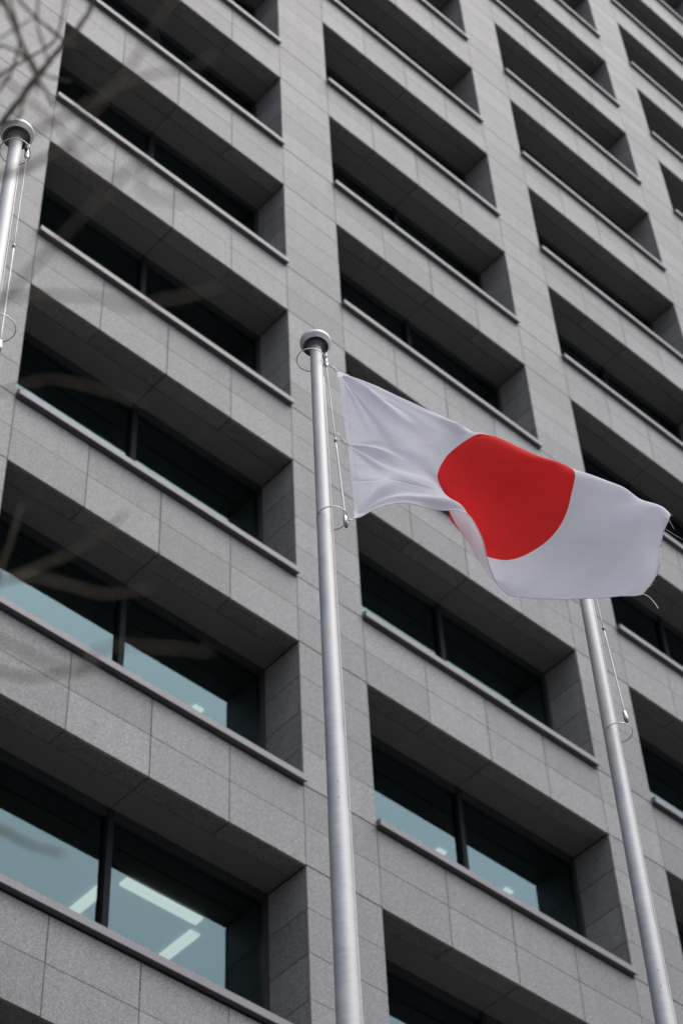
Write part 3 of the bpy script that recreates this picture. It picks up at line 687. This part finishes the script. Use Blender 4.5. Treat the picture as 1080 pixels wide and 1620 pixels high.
# tension folds fanning out from the three points where the hoist is clipped, long soft waves towards the fly
def fan(u0, v0, a0, a1, nw, amp, reach, ph):
    dx = su - u0; dy = tv - v0; r = np.hypot(dx, dy) + 1e-6; an = np.arctan2(dy, dx)
    k = (an - a0) / (a1 - a0)
    win = np.clip(np.minimum(k, 1 - k) * 5, 0, 1)
    return amp * np.sin(2 * np.pi * nw * k + ph) * win * np.minimum(r / 0.18, 1) * np.exp(-(r / reach) ** 2)
disp = fan(0, 0, 0.15, 1.3, 1.6, 0.036, 0.75, 0.5)
disp += fan(0, 0.70, -0.5, 0.9, 1.8, 0.026, 0.5, 1.0)
disp += fan(0, 1.4, -1.2, -0.1, 1.6, 0.025, 0.55, 2.0)
disp += 0.011 * np.sin(9.0 * tv + 5.5 * su + 1.5 * np.sin(3 * su)) * np.clip((su - 1.5) / 0.4, 0, 1)
disp += 0.004 * np.sin(17.0 * tv - 7 * su) * np.clip((su - 1.3) / 0.5, 0, 1)
disp += 0.006 * np.sin(14 * su + 6 * tv) * np.clip((tv - 0.95) / 0.3, 0, 1) * np.clip(su / 0.15, 0, 1) * np.clip((0.75 - su) / 0.1, 0, 1)
wob = sum(a * np.sin(kx * su + ky * tv + p) for a, kx, ky, p in ((0.0030, 11, 19, 0.3), (0.0024, -17, 23, 1.9), (0.0018, 29, 13, 4.0), (0.0012, -9, 41, 2.2)))
disp += wob * np.clip((su - 0.55) / 0.35, 0.25, 1)
disp *= np.clip(su / 0.05, 0, 1)
Q = Q + Nn * disp[..., None]
# the fly edge is worn ragged
rag = np.interp(np.arange(ntt), np.arange(0, ntt + 3, 2), rng.uniform(0, 0.022, len(np.arange(0, ntt + 3, 2))))
rag += np.interp(np.arange(ntt), np.arange(0, ntt + 12, 9), rng.uniform(0, 0.02, len(np.arange(0, ntt + 12, 9))))
Q[-1] -= (Q[-1] - Q[-4]) / (np.linalg.norm(Q[-1] - Q[-4], axis=-1, keepdims=True) + 1e-9) * rag[:, None]
flag = bpy.data.objects.new('flag', None); C.objects.link(flag)
flag.location = (-8.1993, -9.3352, 11.877)
tag(flag, 'white flag with a large red disc, worn at the fly, blowing from the middle flagpole', 'flag')
me = bpy.data.meshes.new('cloth')
idx = np.arange(ns * ntt).reshape(ns, ntt)
faces = np.stack([idx[:-1, :-1], idx[:-1, 1:], idx[1:, 1:], idx[1:, :-1]], -1).reshape(-1, 4)
me.from_pydata(Q.reshape(-1, 3).tolist(), [], faces.tolist())
me.polygons.foreach_set('use_smooth', [True] * len(me.polygons))
uvl = me.uv_layers.new(name='UVMap')
uvv = np.stack([su, tv], -1).reshape(-1, 2)
loops = np.zeros(len(me.loops), int); me.loops.foreach_get('vertex_index', loops)
uvl.data.foreach_set('uv', uvv[loops].ravel())
me.materials.append(M['flag'])
cloth = link('cloth', me, flag)
# hem cord along the bottom edge, ending in a loose tail at the fly
hem = [Vector(Q[k, -1]) for k in range(0, ns, 3)]
tail = []
e = Vector(Q[-1, -1]); tdir = Vector((0.80, -0.50, -0.10)).normalized()
for k in range(1, 8):
    t = k / 7
    tail.append(e + tdir * 0.09 * t + Vector((0.02, 0.03, -0.06)) * t * t)
MB().tube(smooth_path(hem, 1), 0.0032, 6).build('hem', M['thread'], flag, True)
tail = [Vector(Q[-10, -1]), Vector(Q[-5, -1]), e] + tail
MB().tube(tail, [0.003] * 9 + [0.0045], 6).build('loose_tail', M['thread'], flag, True)
for k in range(26):
    j = int(rng.integers(int(ntt * 0.45), ntt - 2)); base = Vector(Q[-1, j]); o_ = (Vector(Q[-1, j]) - Vector(Q[-6, j])).normalized()
    L = float(rng.uniform(0.008, 0.03)) if k > 3 else float(rng.uniform(0.05, 0.12))
    if k <= 3:
        j = int(ntt * (0.55 + 0.03 * k)); base = Vector(Q[-1, j]); o_ = (Vector(Q[-1, j]) - Vector(Q[-6, j])).normalized()
    cv = Vector(rng.normal(0, 1, 3)) * 0.35
    pts = [base - o_ * 0.004 + (o_ * t + cv * t * t) * L for t in (0, 0.25, 0.5, 0.75, 1.0)]
    MB().tube(pts, [0.0011, 0.001, 0.0009, 0.0008, 0.0005], 4).build('frayed_thread', M['thread'], flag)
# corner patches and hooks on the hoist
def patch(i0, j0, sgn):
    mb = MB(); nrm = Vector(Nn[i0 + 2, j0])
    off = -nrm * 0.003
    c = [Vector(Q[0, j0]), Vector(Q[8, j0]), Vector(Q[0, j0 + sgn * 8])]
    mb.v = [tuple(p + off - (Vector(Q[8, j0]) - Vector(Q[0, j0])) * 0.1) for p in c] + [tuple(p - off) for p in c]
    mb.f = [(0, 1, 2), (5, 4, 3), (0, 3, 4, 1), (1, 4, 5, 2), (2, 5, 3, 0)]; mb.r = [0] * 5
    mb.build('corner_patch', M['thread'], flag)
patch(0, 0, 1); patch(0, ntt - 1, -1)
def loc_pole(p): return Vector((P1[0] + p[0], P1[1] + p[1], p[2])) - flag.location
def chain(a, b_, links):
    a, b_ = Vector(a), Vector(b_); d = b_ - a; L = d.length / links; dn = d.normalized(); s1 = dn.orthogonal().normalized(); s2 = dn.cross(s1)
    for k in range(links):
        c = a + dn * (k + 0.5) * L; s_ = s1 if k % 2 else s2
        pts = [c + dn * math.cos(t) * L * 0.62 + s_ * math.sin(t) * L * 0.28 for t in [2 * math.pi * q / 14 for q in range(15)]]
        MB().tube(pts, 0.0026, 6, False).build('hook_link', M['steel'], flag, True)
hx = 0.079
chain(loc_pole((hx + 0.008, -0.01, TOPZ - 0.098)), Q[0, 0], 4)
chain(loc_pole((0.152, -0.01, Z0 - 8.35)), Q[0, -1], 3)
chain(loc_pole((0.118, -0.004, Z0 - 7.60)), Q[1, ntt // 2], 2)

# ------------------------------------------------------------------ street tree beside the camera, bare in winter
tree = bpy.data.objects.new('tree', None); C.objects.link(tree)
tree.location = (-12.75, -11.55, 0)
tag(tree, 'bare winter tree whose blurred twigs cross the left side close by', 'tree')
TL = tree.location
def wood(name, pts, r0, r1, k=4, seg=8, mat='bark'):
    pp = smooth_path(pts, k)
    pp = [p - TL for p in pp]
    n_ = len(pp)
    rr = [(r0 + (r1 - r0) * i / (n_ - 1)) * (1 + 0.10 * math.sin(i * 2.1 + n_)) for i in range(n_)]
    pp = [p + Vector(rng.normal(0, 1, 3)) * rr[i] * 0.15 for i, p in enumerate(pp)]
    return MB().tube(pp, rr, seg).build(name, M[mat], tree, True)
LIMB = [(-12.55, -11.62, 2.35), (-12.122, -11.92, 3.26), (-12.241, -12.29, 3.548), (-12.315, -12.508, 3.785), (-12.443, -12.729, 3.926), (-12.599, -12.922, 4.131), (-12.705, -13.024, 4.383), (-12.83, -13.105, 4.764), (-12.949, -13.265, 5.187)]
wood('trunk', [(-12.75, -11.55, -0.02), (-12.76, -11.56, 0.5), (-12.72, -11.58, 1.4), (-12.66, -11.60, 2.2), (-12.62, -11.55, 3.1), (-12.70, -11.45, 4.2), (-12.62, -11.42, 5.2)], 0.085, 0.035, 5, 14)
wood('limb', [LIMB[0]] + [tuple(CAM + (Vector(p) - CAM) * 0.84) for p in LIMB[1:]], 0.034, 0.010, 4, 10)
LIMB2 = [(-12.62, -11.55, 3.1), (-12.45, -11.75, 3.9), (-12.42, -11.95, 4.6), (-12.45, -12.15, 5.4), (-12.52, -12.62, 5.1)]
wood('limb', [(-12.62, -11.55, 3.1), (-12.30, -11.75, 3.9), (-12.40, -11.95, 5.0), (-12.50, -12.10, 6.1), (-12.55, -12.2, 7.0)], 0.03, 0.01, 4, 10)
wood('limb', [(-12.66, -11.60, 2.2), (-13.1, -11.4, 3.0), (-13.5, -11.2, 4.1), (-13.7, -11.1, 5.2)], 0.035, 0.01, 4, 10)
wood('limb', [(-12.70, -11.45, 4.2), (-12.9, -11.1, 5.0), (-13.0, -10.9, 6.0)], 0.028, 0.008, 4, 10)
TW = [
    (0.012, [(-12.509, -12.622, 5.071), (-12.495, -12.733, 5.128), (-12.489, -12.8, 5.164), (-12.487, -12.839, 5.186), (-12.484, -12.89, 5.215), (-12.479, -12.945, 5.245), (-12.471, -13.012, 5.279), (-12.474, -13.055, 5.307), (-12.492, -13.117, 5.354)]),
    (0.009, [(-12.77, -13.137, 5.008), (-12.683, -13.111, 4.942), (-12.654, -13.101, 4.918), (-12.622, -13.088, 4.893), (-12.59, -13.076, 4.867), (-12.553, -13.068, 4.841), (-12.534, -13.064, 4.827)]),
    (0.007, [(-12.406, -12.135, 6.282), (-12.309, -12.38, 6.371), (-12.287, -12.432, 6.389), (-12.264, -12.468, 6.397), (-12.188, -12.485, 6.363), (-12.153, -12.506, 6.354)]),
    (0.008, [(-12.674, -13.334, 4.159), (-12.666, -13.4, 4.193), (-12.66, -13.469, 4.23), (-12.661, -13.511, 4.256), (-12.662, -13.561, 4.285), (-12.671, -13.606, 4.317)]),
    (0.01, [(-12.756, -13.138, 4.22), (-12.73, -13.203, 4.243), (-12.698, -13.266, 4.262), (-12.671, -13.317, 4.276), (-12.648, -13.365, 4.292), (-12.615, -13.429, 4.31), (-12.567, -13.486, 4.316), (-12.555, -13.521, 4.33)]),
    (0.008, [(-12.706, -13.033, 4.389), (-12.642, -13.119, 4.402), (-12.622, -13.144, 4.405), (-12.595, -13.201, 4.423), (-12.573, -13.217, 4.42), (-12.551, -13.263, 4.435)]),
    (0.007, [(-12.627, -13.176, 4.557), (-12.588, -13.18, 4.537), (-12.56, -13.174, 4.518), (-12.521, -13.172, 4.494), (-12.474, -13.207, 4.487)]),
    (0.008, [(-12.739, -13.197, 3.855), (-12.68, -13.275, 3.867), (-12.637, -13.316, 3.866), (-12.596, -13.349, 3.862), (-12.561, -13.368, 3.853), (-12.535, -13.401, 3.857), (-12.506, -13.436, 3.861), (-12.489, -13.463, 3.867)]),
    (0.007, [(-12.68, -13.508, 3.875), (-12.657, -13.507, 3.861), (-12.629, -13.519, 3.852), (-12.596, -13.546, 3.848)]),
    (0.012, [(-11.979, -11.986, 4.646), (-11.988, -12.133, 4.738), (-12.005, -12.192, 4.783), (-12.016, -12.234, 4.815), (-12.037, -12.297, 4.864)]),
    (0.01, [(-12.396, -12.681, 4.0), (-12.33, -12.776, 4.017), (-12.3, -12.824, 4.029), (-12.273, -12.874, 4.043), (-12.254, -12.932, 4.065), (-12.251, -12.949, 4.074)]),
    (0.008, [(-12.399, -12.891, 3.866), (-12.346, -12.932, 3.86), (-12.294, -12.962, 3.847), (-12.246, -13.012, 3.849)]),
    (0.01, [(-12.417, -12.749, 3.793), (-12.346, -12.803, 3.783), (-12.309, -12.826, 3.775), (-12.272, -12.869, 3.779), (-12.252, -12.897, 3.784)]),
    (0.012, [(-12.198, -12.423, 3.862), (-12.114, -12.477, 3.845), (-12.087, -12.485, 3.834), (-12.05, -12.503, 3.823), (-12.02, -12.519, 3.815)]),
    (0.007, [(-12.389, -13.044, 3.561), (-12.379, -13.08, 3.576), (-12.348, -13.115, 3.579), (-12.269, -13.178, 3.57)]),
    (0.008, [(-12.571, -12.91, 4.107), (-12.511, -12.981, 4.114), (-12.459, -13.048, 4.124), (-12.345, -13.113, 4.096)]),
    (0.006, [(-12.684, -12.92, 5.349), (-12.607, -12.94, 5.316), (-12.558, -12.928, 5.281), (-12.517, -12.916, 5.25), (-12.486, -12.907, 5.226), (-12.467, -12.881, 5.2)]),
    (0.006, [(-12.621, -12.883, 5.551), (-12.537, -12.881, 5.501), (-12.499, -12.884, 5.48), (-12.44, -12.891, 5.45), (-12.409, -12.899, 5.437)]),
    (0.006, [(-12.519, -12.668, 5.234), (-12.501, -12.798, 5.3), (-12.501, -12.835, 5.323), (-12.521, -12.881, 5.361), (-12.562, -12.907, 5.4), (-12.613, -12.949, 5.455)]),
    (0.006, [(-12.509, -12.594, 5.444), (-12.468, -12.724, 5.497), (-12.446, -12.777, 5.516), (-12.422, -12.837, 5.537), (-12.437, -12.884, 5.574), (-12.471, -12.933, 5.623)]),
    (0.006, [(-12.513, -12.846, 5.075), (-12.507, -12.911, 5.111), (-12.506, -12.972, 5.146), (-12.553, -13.001, 5.191), (-12.586, -13.044, 5.235)]),
    (0.006, [(-12.625, -12.777, 5.23), (-12.572, -12.88, 5.26), (-12.531, -12.905, 5.251), (-12.475, -12.913, 5.224), (-12.432, -12.939, 5.214)])]
nodes = [Vector(p) for p in LIMB[1:]] + [Vector(p) for p in ((-12.30, -11.75, 3.9), (-12.40, -11.95, 5.0), (-12.50, -12.10, 6.1))]
near = lambda p: CAM + (Vector(p) - CAM) * 0.84
nodes = [near(p) if k < len(LIMB) - 1 else p for k, p in enumerate(nodes)]
for r, pts in TW:
    high = pts[2][2] > 4.7 and r in (0.012, 0.009, 0.006) and pts[-1][2] > 4.8
    high = high and pts[2][0] < -12.3
    r *= 1.6 if high else 1.0
    kk = 1.12 if high else 0.86
    pts = [tuple(CAM + (Vector(p) - CAM) * kk) for p in pts]
    st = Vector(pts[0])
    own = [Vector(p) for _, q in TW for p in q if q is not pts]
    best = min(nodes, key=lambda p: (p - st).length)
    d = (best - st).length
    if d > 0.02: pts = [tuple(best)] + pts
    wood('twig', pts, r * (0.46 if high else 0.38), r * (0.22 if high else 0.18), 4, 7, 'bark' if high or r == 0.012 and pts[1][2] < 3.8 else 'lit_bark')
for k in range(26):                             # finer shoots on the limbs away from the view
    b0 = Vector((-13.5 + random.uniform(-0.3, 0.4), -11.2 + random.uniform(-0.3, 0.3), random.uniform(3.6, 5.4)))
    src = min([Vector(p) for p in ((-13.1, -11.4, 3.0), (-13.5, -11.2, 4.1), (-13.7, -11.1, 5.2), (-12.9, -11.1, 5.0), (-13.0, -10.9, 6.0))], key=lambda p: (p - b0).length)
    dd = Vector((random.uniform(-1, 0.2), random.uniform(-0.2, 1), random.uniform(0.1, 1))).normalized() * random.uniform(0.4, 0.9)
    wood('twig', [tuple(src), tuple(src + dd * 0.5 + Vector((0, 0, 0.06))), tuple(src + dd)], 0.007, 0.002, 4, 6)
